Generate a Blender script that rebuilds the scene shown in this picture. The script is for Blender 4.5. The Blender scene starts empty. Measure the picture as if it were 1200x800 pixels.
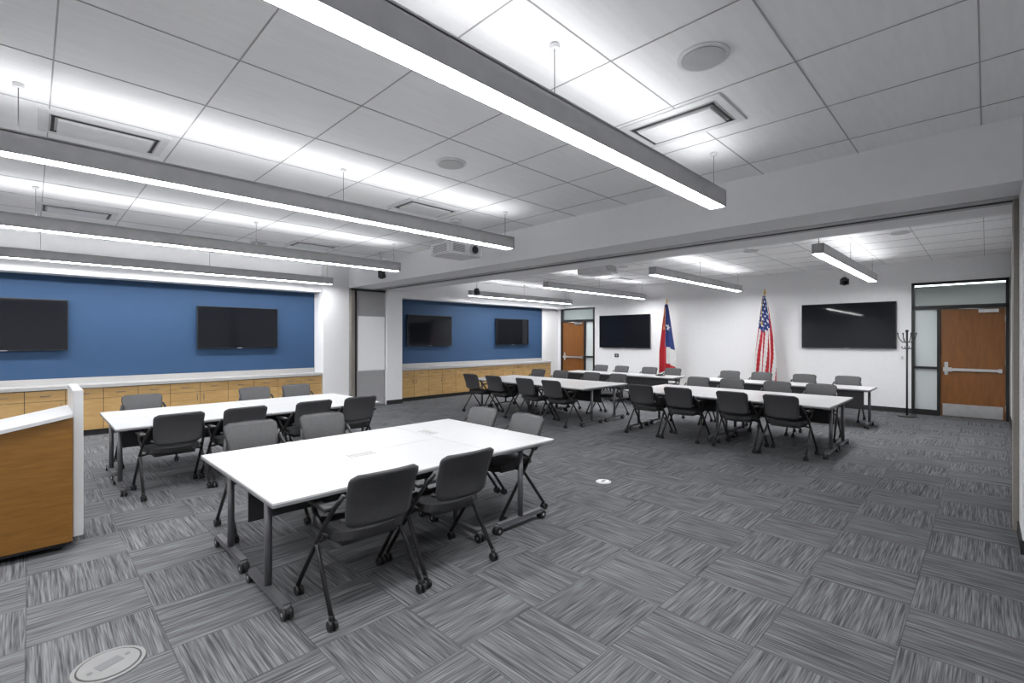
import bpy, bmesh, math, random
from mathutils import Vector, Matrix
random.seed(4)
SC=bpy.context.scene
COL=SC.collection
CEIL=3.42; HB=2.92; FARX=14.0; BLUEY=11.5

# ------------------------------------------------------------------ materials
def newmat(name):
    m=bpy.data.materials.new(name); m.use_nodes=True
    nt=m.node_tree; b=nt.nodes['Principled BSDF']
    return m,nt,b
def mat(name,col,rough=.5,metal=0,noise=0.06,nscale=8,bump=0,bscale=200,emit=None,estr=0,spec=None,stretch=None):
    m,nt,b=newmat(name)
    b.inputs['Roughness'].default_value=rough; b.inputs['Metallic'].default_value=metal
    if spec is not None: b.inputs['Specular IOR Level'].default_value=spec
    tc=nt.nodes.new('ShaderNodeTexCoord'); mp=nt.nodes.new('ShaderNodeMapping')
    if stretch: mp.inputs['Scale'].default_value=stretch
    nt.links.new(tc.outputs['Object'],mp.inputs['Vector'])
    n=nt.nodes.new('ShaderNodeTexNoise'); n.inputs['Scale'].default_value=nscale; n.inputs['Detail'].default_value=4
    nt.links.new(mp.outputs['Vector'],n.inputs['Vector'])
    r=nt.nodes.new('ShaderNodeValToRGB')
    r.color_ramp.elements[0].position=.3; r.color_ramp.elements[1].position=.7
    r.color_ramp.elements[0].color=(*[c*(1-noise) for c in col],1)
    r.color_ramp.elements[1].color=(*[min(1,c*(1+noise)) for c in col],1)
    nt.links.new(n.outputs['Fac'],r.inputs['Fac']); nt.links.new(r.outputs['Color'],b.inputs['Base Color'])
    if bump:
        n2=nt.nodes.new('ShaderNodeTexNoise'); n2.inputs['Scale'].default_value=bscale
        nt.links.new(tc.outputs['Object'],n2.inputs['Vector'])
        bp=nt.nodes.new('ShaderNodeBump'); bp.inputs['Strength'].default_value=bump; bp.inputs['Distance'].default_value=.004
        nt.links.new(n2.outputs['Fac'],bp.inputs['Height']); nt.links.new(bp.outputs['Normal'],b.inputs['Normal'])
    if emit:
        b.inputs['Emission Color'].default_value=(*emit,1); b.inputs['Emission Strength'].default_value=estr
    return m
def wood(name,c1,c2,stretch=(1.2,1.2,14),rough=.4,sc=2.5,axis='h'):
    m,nt,b=newmat(name); b.inputs['Roughness'].default_value=rough
    tc=nt.nodes.new('ShaderNodeTexCoord'); mp=nt.nodes.new('ShaderNodeMapping'); mp.inputs['Scale'].default_value=stretch
    n=nt.nodes.new('ShaderNodeTexNoise'); n.inputs['Scale'].default_value=sc; n.inputs['Detail'].default_value=8; n.inputs['Distortion'].default_value=.6
    r=nt.nodes.new('ShaderNodeValToRGB'); r.color_ramp.elements[0].position=.3; r.color_ramp.elements[1].position=.72
    r.color_ramp.elements[0].color=(*c1,1); r.color_ramp.elements[1].color=(*c2,1)
    nt.links.new(tc.outputs['Object'],mp.inputs[0]); nt.links.new(mp.outputs[0],n.inputs['Vector'])
    nt.links.new(n.outputs['Fac'],r.inputs['Fac']); nt.links.new(r.outputs['Color'],b.inputs['Base Color'])
    return m
def carpet():
    m,nt,b=newmat('carpet_tile'); b.inputs['Roughness'].default_value=.95; b.inputs['Specular IOR Level'].default_value=.1
    N=nt.nodes.new; L=nt.links.new; T=.56
    tc=N('ShaderNodeTexCoord'); sp=N('ShaderNodeSeparateXYZ'); L(tc.outputs['Object'],sp.inputs[0])
    def M(op,a,bb=None):
        n=N('ShaderNodeMath'); n.operation=op
        for i,v in enumerate((a,bb)):
            if v is None: continue
            if isinstance(v,(int,float)): n.inputs[i].default_value=v
            else: L(v,n.inputs[i])
        return n.outputs[0]
    x=M('DIVIDE',M('ADD',sp.outputs[0],66.1),T); y=M('DIVIDE',M('ADD',sp.outputs[1],66.3),T)
    fx=M('FLOOR',x); fy=M('FLOOR',y); par=M('MODULO',M('ADD',fx,fy),2)
    cid=N('ShaderNodeCombineXYZ'); L(fx,cid.inputs[0]); L(fy,cid.inputs[1])
    wn=N('ShaderNodeTexWhiteNoise'); L(cid.outputs[0],wn.inputs['Vector'])
    def vec(a,bq,s1,s2):
        c=N('ShaderNodeCombineXYZ'); L(M('MULTIPLY',a,s1),c.inputs[0]); L(M('MULTIPLY',bq,s2),c.inputs[1]); L(M('MULTIPLY',wn.outputs['Value'],37.),c.inputs[2]); return c.outputs[0]
    def layer(s1,s2):
        mx=N('ShaderNodeMix'); mx.data_type='VECTOR'; L(par,mx.inputs[0])
        L(vec(x,y,s1,s2),mx.inputs[4]); L(vec(y,x,s1,s2),mx.inputs[5])
        n=N('ShaderNodeTexNoise'); n.inputs['Scale'].default_value=1; n.inputs['Detail'].default_value=1.5; n.inputs['Roughness'].default_value=.5
        L(mx.outputs[1],n.inputs['Vector']); return n.outputs['Fac']
    a=layer(88,2.4); c=layer(38,.8)
    f=M('ADD',M('MULTIPLY',a,.6),M('MULTIPLY',c,.4))
    f=M('ADD',f,M('MULTIPLY',M('SUBTRACT',wn.outputs['Value'],.5),.03))
    r=N('ShaderNodeValToRGB'); e=r.color_ramp.elements
    e[0].position=.36; e[0].color=(.052,.053,.057,1); e[1].position=.66; e[1].color=(.200,.204,.214,1)
    k=e.new(.5); k.color=(.115,.117,.123,1)
    L(f,r.inputs['Fac'])
    def seam(v):
        fr=M('FRACT',v); d=M('MINIMUM',fr,M('SUBTRACT',1.,fr)); return M('LESS_THAN',d,.006)
    s=M('MAXIMUM',seam(x),seam(y))
    mx=N('ShaderNodeMix'); mx.data_type='RGBA'; L(M('MULTIPLY',s,.4),mx.inputs[0]); L(r.outputs['Color'],mx.inputs[6]); mx.inputs[7].default_value=(.04,.04,.042,1)
    L(mx.outputs[2],b.inputs['Base Color'])
    bp=N('ShaderNodeBump'); bp.inputs['Strength'].default_value=.2; bp.inputs['Distance'].default_value=.003; L(f,bp.inputs['Height']); L(bp.outputs[0],b.inputs['Normal'])
    return m
def glassmat(name,tint,alpha_mix,rough=.03):
    m,nt,b=newmat(name); N=nt.nodes.new; L=nt.links.new
    tr=N('ShaderNodeBsdfTransparent'); tr.inputs[0].default_value=(*tint,1)
    mx=N('ShaderNodeMixShader'); mx.inputs[0].default_value=alpha_mix
    b.inputs['Base Color'].default_value=(*tint,1); b.inputs['Roughness'].default_value=rough
    L(tr.outputs[0],mx.inputs[1]); L(b.outputs[0],mx.inputs[2]); L(mx.outputs[0],nt.nodes['Material Output'].inputs[0]); return m
LC=(.985,.99,1.0)
M_={}
M_['white']=mat('painted_white',(.80,.80,.81),.8,noise=.012,bump=.05)
M_['greywall']=mat('painted_light_grey',(.66,.66,.67),.8,noise=.015)
M_['blue']=mat('painted_blue',(.020,.062,.143),.7,noise=.02)
M_['ceil']=mat('acoustic_tile',(.88,.88,.885),.9,noise=.025,nscale=3,stretch=(1,9,1),bump=.12,bscale=300)
M_['tbar']=mat('ceiling_t_bar',(.40,.40,.41),.6)
M_['carpet']=carpet()
M_['lam']=mat('white_laminate',(.52,.52,.525),.3,noise=.01)
M_['edge']=mat('table_edge_grey',(.18,.18,.19),.5)
M_['steel']=mat('grey_painted_steel',(.14,.14,.15),.4,metal=.5)
M_['black']=mat('black_plastic',(.012,.012,.013),.45)
M_['seat']=mat('charcoal_fabric',(.022,.022,.024),.8,bump=.4,bscale=500)
M_['mesh']=mat('dark_back_shell',(.040,.040,.043),.7,noise=.1,nscale=60,bump=.3,bscale=700)
M_['meshf']=mat('grey_back_fabric',(.085,.085,.089),.8,noise=.1,nscale=60,bump=.4,bscale=700)
M_['screen']=mat('tv_screen',(.009,.010,.013),.035,noise=.0,spec=.3)
M_['fixt']=mat('fixture_grey',(.44,.44,.45),.5,metal=.0)
M_['emit']=mat('led_lens',(.9,.9,.9),.5,emit=LC,estr=48)
M_['emitup']=mat('led_uplight',(.9,.9,.9),.5,emit=LC,estr=6.5)
M_['emitc']=mat('corridor_lens',(.9,.9,.9),.5,emit=LC,estr=7)
M_['maple']=wood('maple_veneer',(.42,.255,.094),(.53,.345,.145),(1.5,1.5,9))
M_['oak']=wood('honey_oak',(.165,.071,.008),(.225,.104,.016),(2,2,22))
M_['door']=wood('cherry_door',(.165,.058,.008),(.225,.083,.014),(8,8,1.2))
M_['counter']=mat('counter_grey',(.42,.415,.41),.35,noise=.05,nscale=60)
M_['frame']=mat('dark_bronze_frame',(.02,.02,.021),.4,metal=.4)
M_['base']=mat('rubber_base',(.015,.015,.016),.6)
M_['chrome']=mat('brushed_steel',(.6,.6,.6),.3,metal=.9)
M_['glass']=glassmat('clear_glass',(.9,.95,.93),.12)
M_['frost']=glassmat('frosted_glass',(.85,.9,.9),.6,.5)
M_['part']=mat('partition_fabric',(.36,.36,.365),.85,noise=.08,nscale=40)
M_['partw']=mat('partition_whiteboard',(.88,.89,.90),.35,noise=.01)
M_['taupe']=mat('partition_edge_taupe',(.20,.18,.16),.6)
M_['red']=mat('flag_red',(.40,.010,.020),.7); M_['fwhite']=mat('flag_white',(.68,.68,.67),.7); M_['fblue']=mat('flag_blue',(.013,.033,.16),.7)
M_['gold']=mat('gold_finial',(.7,.45,.12),.3,metal=.9)
M_['plastic']=mat('white_plastic',(.72,.72,.73),.4)
M_['projector']=mat('projector_shell',(.68,.68,.69),.45)
M_['lens']=mat('dark_lens',(.01,.01,.015),.05)
M_['fbox']=mat('floor_box_metal',(.2,.2,.2),.45,metal=.3)
M_['grille']=mat('speaker_grille',(.5,.5,.51),.7)

# ------------------------------------------------------------------ mesh builder
class MB:
    def __init__(s): s.bm=bmesh.new(); s.mats=[]
    def mi(s,k):
        if k not in s.mats: s.mats.append(k)
        return s.mats.index(k)
    def _merge(s,t,k,smooth=False):
        i=s.mi(k)
        for f in t.faces: f.material_index=i; f.smooth=smooth
        me=bpy.data.meshes.new('tmp'); t.to_mesh(me); t.free(); s.bm.from_mesh(me); bpy.data.meshes.remove(me)
    def box(s,lo,hi,k,bev=0,rot=None,seg=2):
        t=bmesh.new(); bmesh.ops.create_cube(t,size=1)
        lo=Vector(lo);hi=Vector(hi);c=(lo+hi)/2;d=hi-lo
        for v in t.verts: v.co=Vector((v.co.x*d.x,v.co.y*d.y,v.co.z*d.z))
        if bev: bmesh.ops.bevel(t,geom=t.edges[:],offset=bev,segments=seg,affect='EDGES',profile=.5)
        for v in t.verts:
            if rot: v.co=rot@v.co
            v.co+=c
        s._merge(t,k,bool(bev)and seg>2)
    def cyl(s,p1,p2,r,k,seg=16,r2=None,smooth=True):
        p1=Vector(p1);p2=Vector(p2);d=p2-p1
        t=bmesh.new(); bmesh.ops.create_cone(t,cap_ends=True,segments=seg,radius1=r,radius2=r if r2 is None else r2,depth=d.length)
        q=d.to_track_quat('Z','Y').to_matrix().to_4x4()
        t.faces.index_update(); t.normal_update()
        fl=[abs(f.normal.z)<.9 for f in t.faces]
        bmesh.ops.transform(t,matrix=Matrix.Translation((p1+p2)/2)@q,verts=t.verts)
        i=s.mi(k)
        for f,b in zip(t.faces,fl): f.material_index=i; f.smooth=b and smooth
        me=bpy.data.meshes.new('tmp'); t.to_mesh(me); t.free(); s.bm.from_mesh(me); bpy.data.meshes.remove(me)
    def sphere(s,c,r,k,sc=(1,1,1),seg=16):
        t=bmesh.new(); bmesh.ops.create_uvsphere(t,u_segments=seg,v_segments=seg//2,radius=r)
        for v in t.verts: v.co=Vector((v.co.x*sc[0],v.co.y*sc[1],v.co.z*sc[2]))+Vector(c)
        s._merge(t,k,True)
    def tube(s,pts,r,k,seg=10,fillet=0,flat=1.0):
        P=[Vector(p) for p in pts]
        if fillet:
            Q=[P[0]]
            for i in range(1,len(P)-1):
                a=(P[i-1]-P[i]); b=(P[i+1]-P[i]); f=min(fillet,a.length*.45,b.length*.45)
                A=P[i]+a.normalized()*f; B=P[i]+b.normalized()*f
                for j in range(5):
                    u=j/4; Q.append(A*(1-u)**2+P[i]*2*u*(1-u)+B*u*u)
            Q.append(P[-1]); P=Q
        t=bmesh.new(); rings=[]; up=None
        for i,p in enumerate(P):
            d=(P[min(i+1,len(P)-1)]-P[max(i-1,0)]).normalized()
            if up is None:
                up=Vector((1,0,0)) if abs(d.x)<.8 else Vector((0,0,1))
            n=(up-d*up.dot(d)).normalized(); b=d.cross(n); up=n
            rings.append([t.verts.new(p+n*math.cos(2*math.pi*j/seg)*r*flat+b*math.sin(2*math.pi*j/seg)*r) for j in range(seg)])
        for a,b in zip(rings,rings[1:]):
            for j in range(seg): t.faces.new((a[j],a[(j+1)%seg],b[(j+1)%seg],b[j]))
        t.faces.new(rings[0][::-1]); t.faces.new(rings[-1])
        bmesh.ops.recalc_face_normals(t,faces=t.faces)
        s._merge(t,k,True)
    def sheet(s,f,nu,nv,th,k,matf=None):
        t=bmesh.new(); G=[[Vector(f(i/nu,j/nv)) for j in range(nv+1)] for i in range(nu+1)]
        def nrm(i,j):
            a=G[min(i+1,nu)][j]-G[max(i-1,0)][j]; b=G[i][min(j+1,nv)]-G[i][max(j-1,0)]
            n=a.cross(b); return n.normalized() if n.length>1e-9 else Vector((0,0,1))
        A=[[t.verts.new(G[i][j]+nrm(i,j)*th/2) for j in range(nv+1)] for i in range(nu+1)]
        B=[[t.verts.new(G[i][j]-nrm(i,j)*th/2) for j in range(nv+1)] for i in range(nu+1)]
        for i in range(nu):
            for j in range(nv):
                for S,rv in ((A,0),(B,1)):
                    q=(S[i][j],S[i+1][j],S[i+1][j+1],S[i][j+1])
                    F=t.faces.new(q[::-1] if rv else q); F.smooth=True
                    F.material_index=s.mi(matf((i+.5)/nu,(j+.5)/nv) if matf else k)
        def side(a,b,c,d):
            F=t.faces.new((a,b,c,d)); F.material_index=s.mi(k); F.smooth=False
        for i in range(nu):
            side(A[i][0],B[i][0],B[i+1][0],A[i+1][0]); side(A[i+1][nv],B[i+1][nv],B[i][nv],A[i][nv])
        for j in range(nv):
            side(A[0][j+1],B[0][j+1],B[0][j],A[0][j]); side(A[nu][j],B[nu][j],B[nu][j+1],A[nu][j+1])
        me=bpy.data.meshes.new('tmp'); t.to_mesh(me); t.free(); s.bm.from_mesh(me); bpy.data.meshes.remove(me)
    def prism(s,poly,y0,y1,k):   # poly in XZ, extruded along Y
        t=bmesh.new(); a=[t.verts.new((p[0],y0,p[1])) for p in poly]; b=[t.verts.new((p[0],y1,p[1])) for p in poly]
        t.faces.new(a); t.faces.new(b[::-1]); n=len(poly)
        for i in range(n): t.faces.new((a[i],b[i],b[(i+1)%n],a[(i+1)%n]))
        bmesh.ops.recalc_face_normals(t,faces=t.faces); s._merge(t,k)
    def mesh(s,name):
        me=bpy.data.meshes.new(name); s.bm.to_mesh(me); s.bm.free()
        for k in s.mats: me.materials.append(M_[k])
        return me
    def obj(s,name,loc=(0,0,0),rz=0):
        o=bpy.data.objects.new(name,s.mesh(name)); o.location=loc; o.rotation_euler=(0,0,rz); COL.objects.link(o); return o
def inst(me,name,loc,rz=0):
    o=bpy.data.objects.new(name,me); o.location=loc; o.rotation_euler=(0,0,rz); COL.objects.link(o); return o
def B(name,lo,hi,k,bev=0):
    m=MB(); m.box(lo,hi,k,bev); return m.obj(name)

# ------------------------------------------------------------------ shell
X0=-4.0; YR=-.35; YN=-1.2
B('floor',(X0-.1,YN-.1,-.1),(FARX+2.6,BLUEY+.1,0),'carpet')
B('ceiling',(X0-.1,YN-.1,CEIL),(FARX+.15,BLUEY+.1,CEIL+.1),'ceil')
B('wall_back',(X0-.1,YN-.1,0),(X0,BLUEY+.1,CEIL),'white')
B('wall_left',(X0,BLUEY,0),(FARX+.12,BLUEY+.1,CEIL),'blue')
B('wall_right_near',(X0,YN-.1,0),(5.45,YN,CEIL),'white')
B('wall_right_far',(7.35,YR-.1,0),(FARX,YR,CEIL),'white')
B('wall_pilaster_right',(5.45,YN-.1,0),(7.35,-.2,CEIL),'greywall')
B('wall_soffit_near',(X0,11.12,2.78),(5.45,BLUEY,CEIL),'white')
B('wall_soffit_far',(6.85,11.12,2.78),(FARX,BLUEY,CEIL),'white')
B('wall_pier_near',(4.82,11.0,0),(5.45,BLUEY,CEIL),'white')
B('wall_pier_far',(13.12,11.46,0),(FARX,BLUEY,2.78),'white')
m=MB(); m.box((5.45,-.2,HB),(6.85,BLUEY,CEIL),'white'); m.obj('wall_partition_header')
m=MB(); m.box((6.0,-.2,HB-.012),(6.3,10.8,HB),'fixt'); m.box((6.12,-.2,HB-.018),(6.18,10.8,HB-.011),'base'); m.obj('trim_partition_track')
B('wall_pillar_left',(6.40,10.85,0),(6.85,BLUEY,HB),'white')
# folded partition stack
m=MB()
m.box((5.46,10.98,.02),(6.39,11.4,HB-.02),'part')
m.box((5.47,10.90,.02),(5.56,10.98,HB-.02),'taupe',.005)
m.box((5.57,10.92,.02),(6.38,10.98,HB-.02),'part',.005)
m.box((5.64,10.905,.90),(6.37,10.93,2.24),'partw',.003)
m.box((5.62,10.90,.87),(6.38,10.925,.90),'fixt'); m.box((5.62,10.90,2.24),(6.38,10.925,2.255),'fixt')
m.box((5.57,10.89,.02),(5.60,10.93,HB-.02),'base'); m.box((5.46,10.89,HB-.06),(6.38,10.94,HB-.02),'base')
m.obj('folding_partition')
m=MB(); m.box((6.0,-.2,.02),(6.3,-.165,HB-.03),'taupe',.004); m.obj('partition_pocket_door')
# far wall with two door openings
m=MB()
DR=(-.33,1.20,2.93); DL=(9.80,11.30,2.80)
m.box((FARX,YR-.1,0),(FARX+.12,DR[0],CEIL),'white'); m.box((FARX,DR[0],DR[2]),(FARX+.12,DR[1],CEIL),'white')
m.box((FARX,DR[1],0),(FARX+.12,DL[0],CEIL),'white'); m.box((FARX,DL[0],DL[2]),(FARX+.12,DL[1],CEIL),'white')
m.box((FARX,DL[1],0),(FARX+.12,BLUEY,CEIL),'white'); m.obj('wall_far')
m=MB(); m.box((FARX+2.5,YN-.1,0),(FARX+2.6,BLUEY+.1,CEIL),'greywall'); m.box((FARX+.12,YN-.1,3.0),(FARX+2.5,BLUEY+.1,3.1),'greywall')
m.box((FARX+.12,YN-.2,0),(FARX+2.6,YN-.1,CEIL),'greywall'); m.obj('wall_corridor')
m=MB(); m.box((FARX+1.0,-.6,2.95),(FARX+1.3,1.6,3.0),'emitc'); m.box((FARX+.97,-.63,2.965),(FARX+1.33,1.63,3.0),'fixt'); m.obj('corridor_ceiling_light')
m=MB(); m.box((FARX+1.0,9.5,2.95),(FARX+1.3,11.2,3.0),'emitc'); m.box((FARX+.97,9.47,2.965),(FARX+1.33,11.23,3.0),'fixt'); m.obj('corridor_ceiling_light')
B('baseboard_far',(FARX-.012,DR[1],0),(FARX,DL[0],.11),'base')
B('baseboard_right_far',(7.35,YR,0),(FARX,YR+.012,.11),'base')
m=MB(); m.box((5.44,-.2,0),(7.36,-.188,.11),'base'); m.box((5.438,YN,0),(5.45,-.188,.11),'base'); m.box((7.35,YR,0),(7.362,-.188,.11),'base'); m.obj('baseboard_pilaster')
m=MB(); m.box((6.39,10.838,0),(6.86,10.85,.11),'base'); m.box((6.85,10.838,0),(6.862,BLUEY,.11),'base'); m.obj('baseboard_pillar')
B('baseboard_pier',(4.82,10.988,0),(5.45,11.0,.11),'base')
B('baseboard_back',(X0,YN,0),(X0+.012,BLUEY,.11),'base')

def doorset(name,y0,y1,ztop,leaf0,leaf1,zl,sl):
    m=MB(); t=.05; x0=FARX-.03; x1=FARX+.13
    m.box((x0,y0,0),(x1,y0+t,ztop),'frame'); m.box((x0,y1-t,0),(x1,y1,ztop),'frame'); m.box((x0,y0,ztop-t),(x1,y1,ztop),'frame')
    m.box((x0,y0,zl),(x1,y1,zl+.08),'frame')
    a=leaf0-t if sl<0 else leaf1
    m.box((x0,a,0),(x1,a+t,zl),'frame')
    s0,s1=(y0+t,a) if sl<0 else (a+t,y1-t)
    m.box((x0,s0,0),(x1,s1,.12),'frame')
    m.box((x0,s0,1.02),(x1,s1,1.07),'frame')
    m.box((FARX+.04,s0,.1),(FARX+.05,s1,zl),'frost')
    m.box((FARX+.04,y0+t,zl+.07),(FARX+.05,y1-t,ztop-t),'glass')
    xl=FARX+.02
    m.box((xl,leaf0+.004,.012),(xl+.045,leaf1-.004,zl-.006),'door',.003)
    m.box((xl-.004,leaf0+.04,.02),(xl,leaf1-.04,.28),'chrome')
    zb=1.02
    m.box((xl-.05,leaf0+.06,zb-.03),(xl-.02,leaf1-.06,zb+.03),'chrome',.006)
    m.box((xl-.06,leaf0+.05,zb-.045),(xl,leaf0+.11,zb+.045),'chrome',.006); m.box((xl-.06,leaf1-.19,zb-.045),(xl,leaf1-.05,zb+.045),'chrome',.006)
    hy=leaf1-.10
    m.box((xl-.012,hy-.03,zb-.12),(xl,hy+.03,zb+.16),'chrome',.004)
    m.box((xl-.07,leaf0+.1,zl-.1),(xl,leaf0+.4,zl-.03),'chrome',.006)
    m.tube([(xl-.05,leaf0+.3,zl-.02),(xl-.16,leaf0+.48,zl-.015),(xl-.03,leaf0+.7,zl-.01)],.012,'chrome',8)
    for z in (.25,1.2,2.1): m.cyl((xl-.006,leaf0+.002,z-.06),(xl-.006,leaf0+.002,z+.06),.009,'chrome',10)
    m.obj(name)
doorset('door_1',DR[0],DR[1],DR[2],-.28,.72,2.33,1)
doorset('door_2',DL[0],DL[1],DL[2],10.25,11.25,2.30,-1)

# ceiling grid
m=MB(); T=.82; w=.008; z=CEIL-.004
x=.10-T*5
while x<FARX:
    if X0<x and not(5.40<x<6.9): m.box((x-w/2,YN if x<5.45 else YR,z),(x+w/2,11.12,CEIL),'tbar')
    x+=T
y=.03-T
while y<11.12:
    if y>YN: m.box((X0,y-w/2,z),(5.45,y+w/2,CEIL),'tbar')
    if y>YR: m.box((6.85,y-w/2,z),(FARX,y+w/2,CEIL),'tbar')
    y+=T
m.obj('ceiling_grid')

def speaker():
    m=MB(); m.cyl((0,0,-.012),(0,0,0),.15,'plastic',40,smooth=True); m.cyl((0,0,-.018),(0,0,-.012),.128,'grille',40); return m.mesh('ceiling_speaker')
sp=speaker()
for p in [(2.92,1.24),(2.93,3.76),(2.93,6.4),(2.9,9.3),(-.9,3.6),(10,1.0),(10,3.3),(10,6.2),(12.6,2.2),(12.6,5.8)]: inst(sp,'ceiling_speaker',(p[0],p[1],CEIL-.001))
def diffuser():
    m=MB(); m.box((-.41,-.28,-.012),(.41,.28,0),'plastic',.003)
    m.box((-.35,-.21,-.016),(.35,.21,-.011),'fixt')
    m.box((-.30,-.155,-.034),(.30,.155,-.016),'plastic',.004)
    for yy in (-.183,.183): m.box((-.34,yy-.016,-.018),(.34,yy+.016,-.0155),'base')
    for xx in (-.327,.327): m.box((xx-.01,-.2,-.018),(xx+.01,.2,-.0155),'base')
    return m.mesh('air_diffuser')
df=diffuser()
for p in [(.45,5.3,0),(.45,8.8,0),(3.7,1.75,1.57),(3.7,5.3,0),(3.7,8.9,0),(-2.8,3,0),(8.9,.9,0),(8.9,4.0,0),(12.0,7.5,0)]: inst(df,'air_diffuser',(p[0],p[1],CEIL-.001),p[2])

# ------------------------------------------------------------------ pendant lights
def pendant(y,x0,x1):
    m=MB(); w=.075; zb=2.92; zt=3.075
    m.box((x0+.0,-w,zb+.008),(x0+.012,w,zt),'fixt'); m.box((x1-.012,-w,zb),(x1,w,zt),'fixt')
    m.box((x0,-w,zb),(x1,-w+.008,zt),'fixt'); m.box((x0,w-.008,zb),(x1,w,zt),'fixt')
    m.box((x0,-w,zt-.02),(x1,w,zt-.012),'fixt')
    m.box((x0+.012,-w+.008,zb+.004),(x1-.012,w-.008,zb+.012),'emit')
    m.box((x0+.05,-w+.02,zt-.012),(x1-.05,w-.02,zt-.008),'emitup')
    xx=x1-.1
    while xx>x0:
        m.cyl((xx,0,zt-.01),(xx,0,CEIL-.02),.003,'steel',6); m.cyl((xx,0,CEIL-.03),(xx,0,CEIL-.003),.03,'plastic',16); m.cyl((xx,0,zt-.012),(xx,0,zt+.03),.008,'chrome',8)
        xx-=2.32
    o=m.obj('linear_pendant_light',(0,y,0)); return o
for y,xe in ((1.81,4.6),(4.68,4.68),(7.7,4.78),(10.62,4.85)):
    pendant(y,-3.2,xe)
for y,xs,xe in ((1.75,8.1,12.9),(4.6,8.5,13.1),(7.6,8.8,13.5),(10.55,8.9,13.6)):
    pendant(y,xs,xe)

# ------------------------------------------------------------------ televisions
def tv(name,c,W,Hh,face):
    m=MB()
    m.box((-W/2,0,-Hh/2),(W/2,.045,Hh/2),'black',.006)
    m.box((-W/2+.012,-.002,-Hh/2+.018),(W/2-.012,.002,Hh/2-.012),'screen')
    m.box((-.3,.045,-.2),(.3,.088,.2),'black'); m.box((-.05,-.004,-Hh/2+.003),(.05,.001,-Hh/2+.012),'fixt')
    return m.obj(name,c,face)
for x in (-.32,3.17,8.15,11.55): tv('wall_television',(x,BLUEY-.09,1.92),1.56,.88,0)
tv('wall_television',(FARX-.09,8.58,1.93),1.92,1.10,-math.pi/2)
tv('wall_television',(FARX-.09,2.41,2.0),1.90,1.09,-math.pi/2)

# ------------------------------------------------------------------ cabinets
def cabinets(x0,x1,n):
    m=MB(); yf=11.05; zt=.83; yb=BLUEY-.002
    m.box((x0,yf+.06,0),(x1,yb,.10),'base'); m.box((x0,yf+.02,.10),(x1,yb,zt),'maple')
    w=(x1-x0)/n
    m.box((x0,yf+.017,.105),(x1,yf+.0195,zt-.002),'black')
    for i in range(n):
        a=x0+i*w+.004; b=a+w-.008
        m.box((a,yf,.105),(b,yf+.02,.635),'maple',.002)
        m.box((a,yf,.643),(b,yf+.02,zt-.012),'maple',.002)
        cx=(a+b)/2
        m.tube([(cx-.06,yf,.735),(cx-.06,yf-.03,.735),(cx+.06,yf-.03,.735),(cx+.06,yf,.735)],.006,'steel',6)
        hx=b-.05 if i%2==0 else a+.05
        m.tube([(hx,yf,.60),(hx,yf-.03,.60),(hx,yf-.03,.48),(hx,yf,.48)],.006,'steel',6)
    m.box((x0,yf-.03,zt),(x1,yb,zt+.055),'counter',.003)
    m.box((x0,yb-.02,zt+.05),(x1,yb,zt+.16),'counter')
    return m.obj('base_cabinet')
cabinets(X0+.02,4.81,18)
cabinets(6.87,13.10,13)

# ------------------------------------------------------------------ chair
def chair():
    m=MB()
    def seat(u,v):
        y=-.22+v*.46; d=min(v,1-v)*.46; r=.09; dd=min(d,r); w=.235-r+math.sqrt(max(0,r*r-(r-dd)**2))
        if v in(0,1): w=.235-r
        x=(2*u-1)*w
        z=.475-.035*max(0,(v-.7)/.3)**2+.012*(abs(2*u-1)**2)
        return (x,y,z)
    m.sheet(seat,10,14,.05,'seat')
    m.box((-.19,-.17,.415),(.19,.18,.45),'black',.008)
    def back(u,v,off=0,sh=0):
        z0,z1=.555+sh,.89-sh; Hh=z1-z0; vv=v; d=min(vv,1-vv)*Hh; r=.05-sh; dd=min(d,r)
        w=.215+.02*vv-sh; w=w-r+math.sqrt(max(0,r*r-(r-dd)**2))
        x=(2*u-1)*w; z=z0+Hh*vv
        y=-.27-.10*vv+.02*math.sin(math.pi*vv)-.035*(1-abs(2*u-1)**2)+off
        return (x,y,z)
    m.sheet(back,12,16,.018,'mesh')
    m.sheet(lambda u,v:back(u,v,.0105,.008),12,16,.006,'meshf')
    m.tube([(-.23,-.235,.60),(-.15,-.285,.575),(0,-.31,.57),(.15,-.285,.575),(.23,-.235,.60)],.013,'black',8,fillet=.05)
    for s in (-1,1):
        X=.285*s
        m.tube([(X*1.03,.26,.07),(X,-.06,.475),(X*.93,-.20,.655),(.232*s,-.285,.76)],.0145,'black',10,fillet=.06)
        m.tube([(X*1.05,-.275,.07),(X,-.03,.40),(X,.0,.43)],.0145,'black',10)
        m.tube([(X*1.0,-.01,.42),(.2*s,.0,.432)],.012,'black',8)
        m.tube([(X*1.0,-.09,.50),(.2*s,-.1,.44)],.011,'black',8)
        m.box((X-.026,-.20,.652),(X+.026,.08,.682),'black',.011,seg=3)
        m.tube([(X,.05,.665),(X,.03,.60),(X,-.10,.53)],.012,'black',8,fillet=.04)
        for (cx,cy) in ((X*1.03,.26),(X*1.05,-.275)):
            m.cyl((cx,cy,.055),(cx,cy,.085),.017,'black',10)
            for o in (-.015,.015): m.cyl((cx+o-.009,cy-.008,.0305),(cx+o+.009,cy-.008,.0305),.030,'black',16)
            m.box((cx-.008,cy-.02,.03),(cx+.008,cy+.012,.062),'black',.003)
    return m.mesh('conference_chair')
CH=chair()
def C(x,y,d):
    j=lambda a:random.uniform(-a,a)
    inst(CH,'conference_chair',(x,y,0),{'+Y':0,'-Y':math.pi,'+X':-math.pi/2,'-X':math.pi/2}[d]+j(.05))
for x in (1.53,2.19): C(x,2.95,'+Y')
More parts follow.
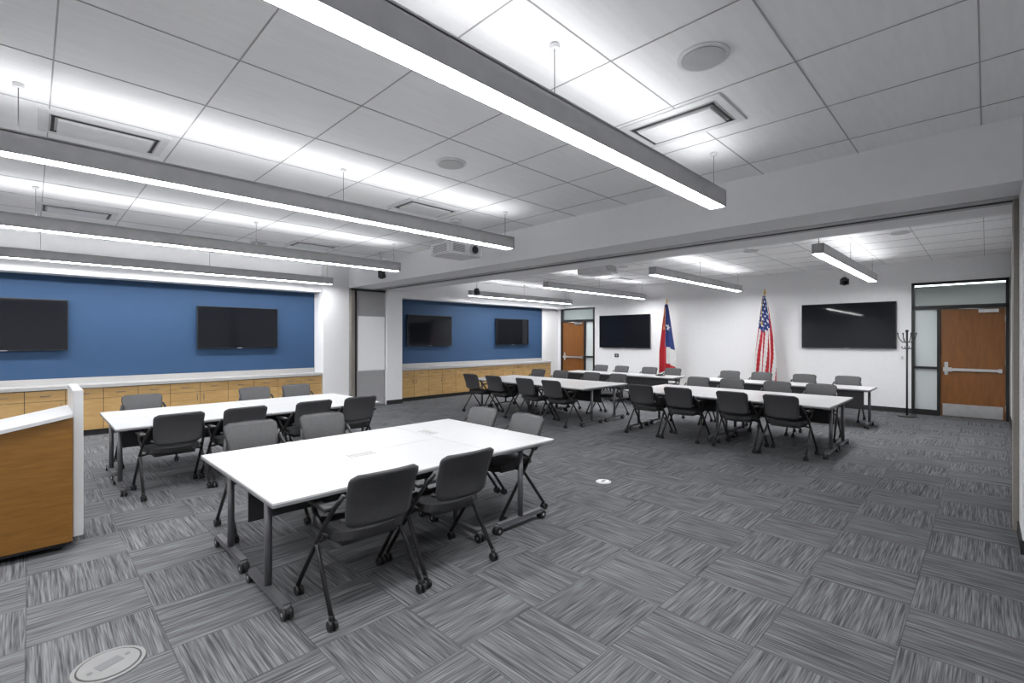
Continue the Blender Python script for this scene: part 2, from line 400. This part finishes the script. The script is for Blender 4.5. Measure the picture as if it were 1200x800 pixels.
for x in (1.48,2.16): C(x,4.63,'-Y')
C(3.31,3.42,'-X'); C(3.31,4.10,'-X')
for x in (1.11,1.76,2.56,3.22): C(x,6.48,'+Y')
for x in (1.12,2.58,3.24): C(x,8.17,'-Y')
for y in (2.05,2.72,3.6,4.28): C(7.8,y,'+X')
for y in (2.05,2.75,3.58,4.25): C(9.42,y,'-X')
for y in (5.92,6.62,7.55,8.3): C(7.36,y,'+X')
for y in (5.92,6.62,7.55,8.3): C(9.0,y,'-X')
for y in (2.1,2.9,3.8,4.5): C(11.88,y,'-X')
for y in (6.0,6.7,7.6,8.3): C(11.88,y,'-X')

# ------------------------------------------------------------------ tables
def table(x0,x1,y0,y1,inset=.07,modesty=0,box=None):
    lx,ly=x1-x0,y1-y0; rot=0; L,W=lx,ly
    if ly>lx: rot=math.pi/2; L,W=ly,lx
    m=MB(); g=.003
    m.box((-L/2+g,-W/2+g,.712),(L/2-g,W/2-g,.74),'lam',.003)
    m.box((-L/2+g-.001,-W/2+g-.001,.709),(L/2-g+.001,W/2-g+.001,.728),'edge',.002)
    m.box((-L/2+inset,-.03,.66),(L/2-inset,.03,.705),'steel')
    h=W/2-.09
    for s in (-1,1):
        X=s*(L/2-inset)
        m.cyl((X,0,.06),(X,0,.70),.024,'steel',16)
        m.box((X-.04,-W/2+.12,.685),(X+.04,W/2-.12,.709),'steel',.003)
        m.prism([(-.028+X,.062),(.028+X,.062),(.022+X,.095),(-.022+X,.095)],-h,h,'steel')
        for t in (-1,1):
            Y=t*h
            m.cyl((X,Y,.055),(X,Y,.085),.02,'steel',12)
            for o in (-.018,.018): m.cyl((X+o-.011,Y,.0365),(X+o+.011,Y,.0365),.036,'black',18)
            m.cyl((X-.031,Y,.0365),(X+.031,Y,.0365),.012,'chrome',10)
            m.box((X-.007,Y-.02,.035),(X+.007,Y+.02,.068),'steel')
    if modesty:
        Y=modesty*(W/2-.04)
        m.box((-L/2+.1,Y-.008,.40),(L/2-.1,Y+.008,.70),'seat',.003)
    if box is not None:
        m.box((box[0]-.11,box[1]-.05,.739),(box[0]+.11,box[1]+.05,.743),'counter',.001)
        m.box((box[0]-.10,box[1]-.002,.7425),(box[0]+.10,box[1]+.002,.744),'edge')
    return m.obj('conference_table',((x0+x1)/2,(y0+y1)/2,0),rot)
ym=3.70
table(.97,2.73,2.885,ym,.11,1,(.05,.33)); table(.97,2.73,ym,4.51,.11,0)
table(2.73,3.475,2.885,4.51,.09,0,(.3,.28))
for (a,b) in ((.62,2.16),(2.16,3.70)):
    table(a,b,6.45,7.25,.08,1,(0,.32)); table(a,b,7.25,8.05,.08,0)
for (a,b) in ((1.52,3.135),(3.135,4.75)):
    table(7.72,8.52,a,b,.07,-1,(0,.3)); table(8.52,9.32,a,b,.07,0)
    table(10.9,11.7,a,b,.07,1,(0,.3))
for (a,b) in ((5.40,7.08),(7.08,8.76)):
    table(7.32,8.12,a,b,.07,-1,(0,.3)); table(8.12,8.92,a,b,.07,0)
    table(10.9,11.7,a,b,.07,1,(0,.3))

# ------------------------------------------------------------------ podium
m=MB()
m.prism([(-1.05,.08),(.235,.08),(.235,1.06),(-1.05,.80)],5.14,5.85,'oak')
m.prism([(-1.07,.797),(.235,1.061),(.235,1.088),(-1.07,.824)],5.12,5.87,'lam')
m.box((.237,5.17,.10),(.300,5.95,1.27),'lam',.006)
m.prism([(-1.04,.05),(.22,.05),(.22,.08),(-1.04,.08)],5.17,5.82,'base')
for x in (-.95,.15):
    for y in (5.24,5.76):
        m.cyl((x-.02,y,.03),(x+.02,y,.03),.03,'black',14)
m.obj('lectern')

# ------------------------------------------------------------------ flags
def flagpole(name,x,y,ztop,kind):
    m=MB()
    m.cyl((x,y,0),(x,y,.03),.17,'gold',28); m.cyl((x,y,.03),(x,y,.10),.06,'gold',20,r2=.022)
    m.cyl((x,y,.08),(x,y,ztop),.014,'gold',12)
    m.sphere((x,y,ztop+.02),.03,'gold'); m.cyl((x,y,ztop+.03),(x,y,ztop+.16),.028,'gold',8,r2=.002)
    top=ztop-.06; bot=.52 if kind=='us' else .62
    def f(u,v):
        spread=.07+.42*min(1,v*1.5)**.8
        s=(u-.45)*spread
        ph=u*2*math.pi*2.6+v*.9
        dx=-.06-.045*math.sin(ph)*(.35+.65*v)
        yy=y-s-.012*math.cos(ph*1.1)
        zz=top-(top-bot)*v-.22*u*min(1,v*2.5)*(1-v)+.10*v*math.sin(u*3.1)
        return (x+dx,yy,zz)
    if kind=='us':
        def mf(u,v):
            if v<.42-.18*abs(u-.4) and u<.93:
                iu=int(u*30); iv=int(v*100)
                return 'fwhite' if (iu%6 in(1,2) and iv%8 in(1,2)) or (iu%6 in (4,5) and iv%8 in(5,6)) else 'fblue'
            q=u+.30*(v-.4)
            return 'red' if int(q*9)%2==0 else 'fwhite'
    else:
        def mf(u,v):
            if v<.05: return 'fblue'
            q=u-.25*(v-.45)
            if q>.40 and v<.62:
                dx=(u-.70)/.24; dy=(v-.30)/.055; a=math.atan2(dy,dx)+math.pi/2; rr=math.hypot(dx,dy)
                k=abs(((a/(2*math.pi)*5)%1)-.5)*2
                if rr<.42+.58*k: return 'fwhite'
                return 'fblue'
            if q>.33 and v<.62: return 'fwhite'
            if v>=.62 and u>.50: return 'fwhite' if v<.88 else 'red'
            return 'red'
    m.sheet(f,60,110,.004,'fwhite',mf)
    m.tube([(x-.02,y+.02,ztop-.02),(x-.10,y+.05,ztop-.35),(x-.12,y+.04,ztop-.7)],.006,'gold',6)
    m.cyl((x-.12,y+.04,ztop-.82),(x-.12,y+.04,ztop-.7),.022,'gold',10,r2=.006)
    m.obj(name)
flagpole('texas_flag',13.55,6.85,2.78,'tx')
flagpole('american_flag',13.55,4.12,2.86,'us')

# ------------------------------------------------------------------ coat stand
m=MB(); x,y=13.35,1.22
m.cyl((x,y,0),(x,y,.03),.17,'black',28); m.cyl((x,y,.03),(x,y,1.84),.018,'black',14); m.sphere((x,y,1.85),.03,'black')
for i in range(4):
    a=i*math.pi/2+.5; c,s=math.cos(a),math.sin(a)
    m.tube([(x,y,1.62),(x+.08*c,y+.08*s,1.60),(x+.15*c,y+.15*s,1.70),(x+.17*c,y+.17*s,1.80)],.009,'black',8,fillet=.05); m.sphere((x+.17*c,y+.17*s,1.80),.016,'black',seg=10)
    m.tube([(x,y,1.48),(x+.07*c,y+.07*s,1.46),(x+.10*c,y+.10*s,1.52)],.008,'black',8,fillet=.03)
m.obj('coat_stand')

# ------------------------------------------------------------------ projectors
def projector():
    m=MB()
    m.box((-.30,-.23,-.09),(.30,.23,.08),'projector',.02,seg=3)
    m.cyl((.13,-.27,0),(.13,-.22,0),.07,'fixt',24); m.cyl((.13,-.275,0),(.13,-.269,0),.055,'lens',24)
    for i in range(6): m.box((-.24,-.233,-.05+i*.018),(-.03,-.229,-.044+i*.018),'base')
    for i in range(6): m.box((-.303,-.16,-.05+i*.018),(-.299,.16,-.044+i*.018),'base')
    m.box((-.3015,-.21,-.072),(.3015,.21,-.068),'edge')
    m.box((-.12,-.12,.08),(.12,.12,.095),'plastic'); m.cyl((0,0,.09),(0,0,CEIL-2.97-.004),.022,'plastic',14); m.cyl((0,0,CEIL-2.97-.03),(0,0,CEIL-2.97-.002),.08,'plastic',24)
    return m.mesh('ceiling_projector')
pj=projector()
inst(pj,'ceiling_projector',(4.40,5.52,2.97),0); inst(pj,'ceiling_projector',(7.45,5.15,2.97),math.pi/2)
def ptz(h):
    m=MB()
    m.cyl((0,0,.06),(0,0,h),.014,'plastic',12); m.cyl((0,0,h-.02),(0,0,h),.05,'plastic',20)
    m.cyl((0,0,.0),(0,0,.06),.07,'black',24,r2=.055); m.box((-.075,-.05,-.10),(-.055,.05,.03),'black',.006); m.box((.055,-.05,-.10),(.075,.05,.03),'black',.006)
    m.sphere((0,0,-.06),.06,'black',(1,1.15,1)); m.cyl((0,-.085,-.06),(0,-.05,-.06),.032,'lens',20)
    return m.mesh('conference_camera')
pc=ptz(CEIL-3.0-.002)
inst(pc,'conference_camera',(4.95,8.6,3.0),.8); inst(pc,'conference_camera',(12.9,2.27,3.0),-1.0); inst(pc,'conference_camera',(8.6,9.9,3.0),.5)

# ------------------------------------------------------------------ floor boxes & wall plates
def fbox(r,k1,k2):
    m=MB(); m.cyl((0,0,0),(0,0,.006),r,k1,48,r2=r-.006); m.cyl((0,0,.006),(0,0,.009),r*.82,k1,48,r2=r*.80)
    m.cyl((0,0,.0058),(0,0,.0065),r*.86,'base',48)
    m.box((-r*.35,-r*.2,.009),(r*.35,r*.2,.0105),k2,.0005); m.cyl((r*.55,0,.009),(r*.55,0,.0105),r*.08,k2,16); m.cyl((-r*.55,0,.009),(-r*.55,0,.0105),r*.08,k2,16)
    return m.mesh('floor_outlet_box')
inst(fbox(.155,'fbox','steel'),'floor_outlet_box',(.285,3.21,.0005),.4); inst(fbox(.09,'plastic','fbox'),'floor_outlet_box',(4.75,3.2,.0005),.2)
def plate(y,z,w,h,k,nm):
    m=MB(); m.box((FARX-.008,y-w/2,z-h/2),(FARX,y+w/2,z+h/2),k,.002); m.box((FARX-.012,y-w/6,z-h/4),(FARX-.007,y+w/6,z+h/4),'fixt'); m.obj(nm)
plate(8.9,1.12,.16,.12,'black','wall_outlet'); plate(1.33,1.65,.10,.12,'plastic','wall_switch'); plate(1.36,1.25,.10,.12,'plastic','wall_switch')
m=MB(); m.box((-.10,-.08,.741),(.10,.08,.765),'black',.006); m.box((-.075,-.02,.765),(.075,.03,.79),'black',.006); m.obj('conference_phone',(11.3,5.9,0),0)

# ------------------------------------------------------------------ world, camera
w=bpy.data.worlds.new('world'); SC.world=w; w.use_nodes=True
w.node_tree.nodes['Background'].inputs[0].default_value=(.8,.85,.9,1); w.node_tree.nodes['Background'].inputs[1].default_value=.3
cam=bpy.data.cameras.new('camera'); cam.sensor_width=36; cam.lens=560/1200*36; cam.shift_y=-3/1200; cam.clip_start=.05
co=bpy.data.objects.new('camera',cam); co.location=(0,0,1.68); co.rotation_euler=(math.pi/2,0,-math.atan2(.7096,.7046)); COL.objects.link(co)
SC.camera=co
SC.view_settings.view_transform='Standard'
SC.view_settings.look='None'
SC.view_settings.exposure=0.12
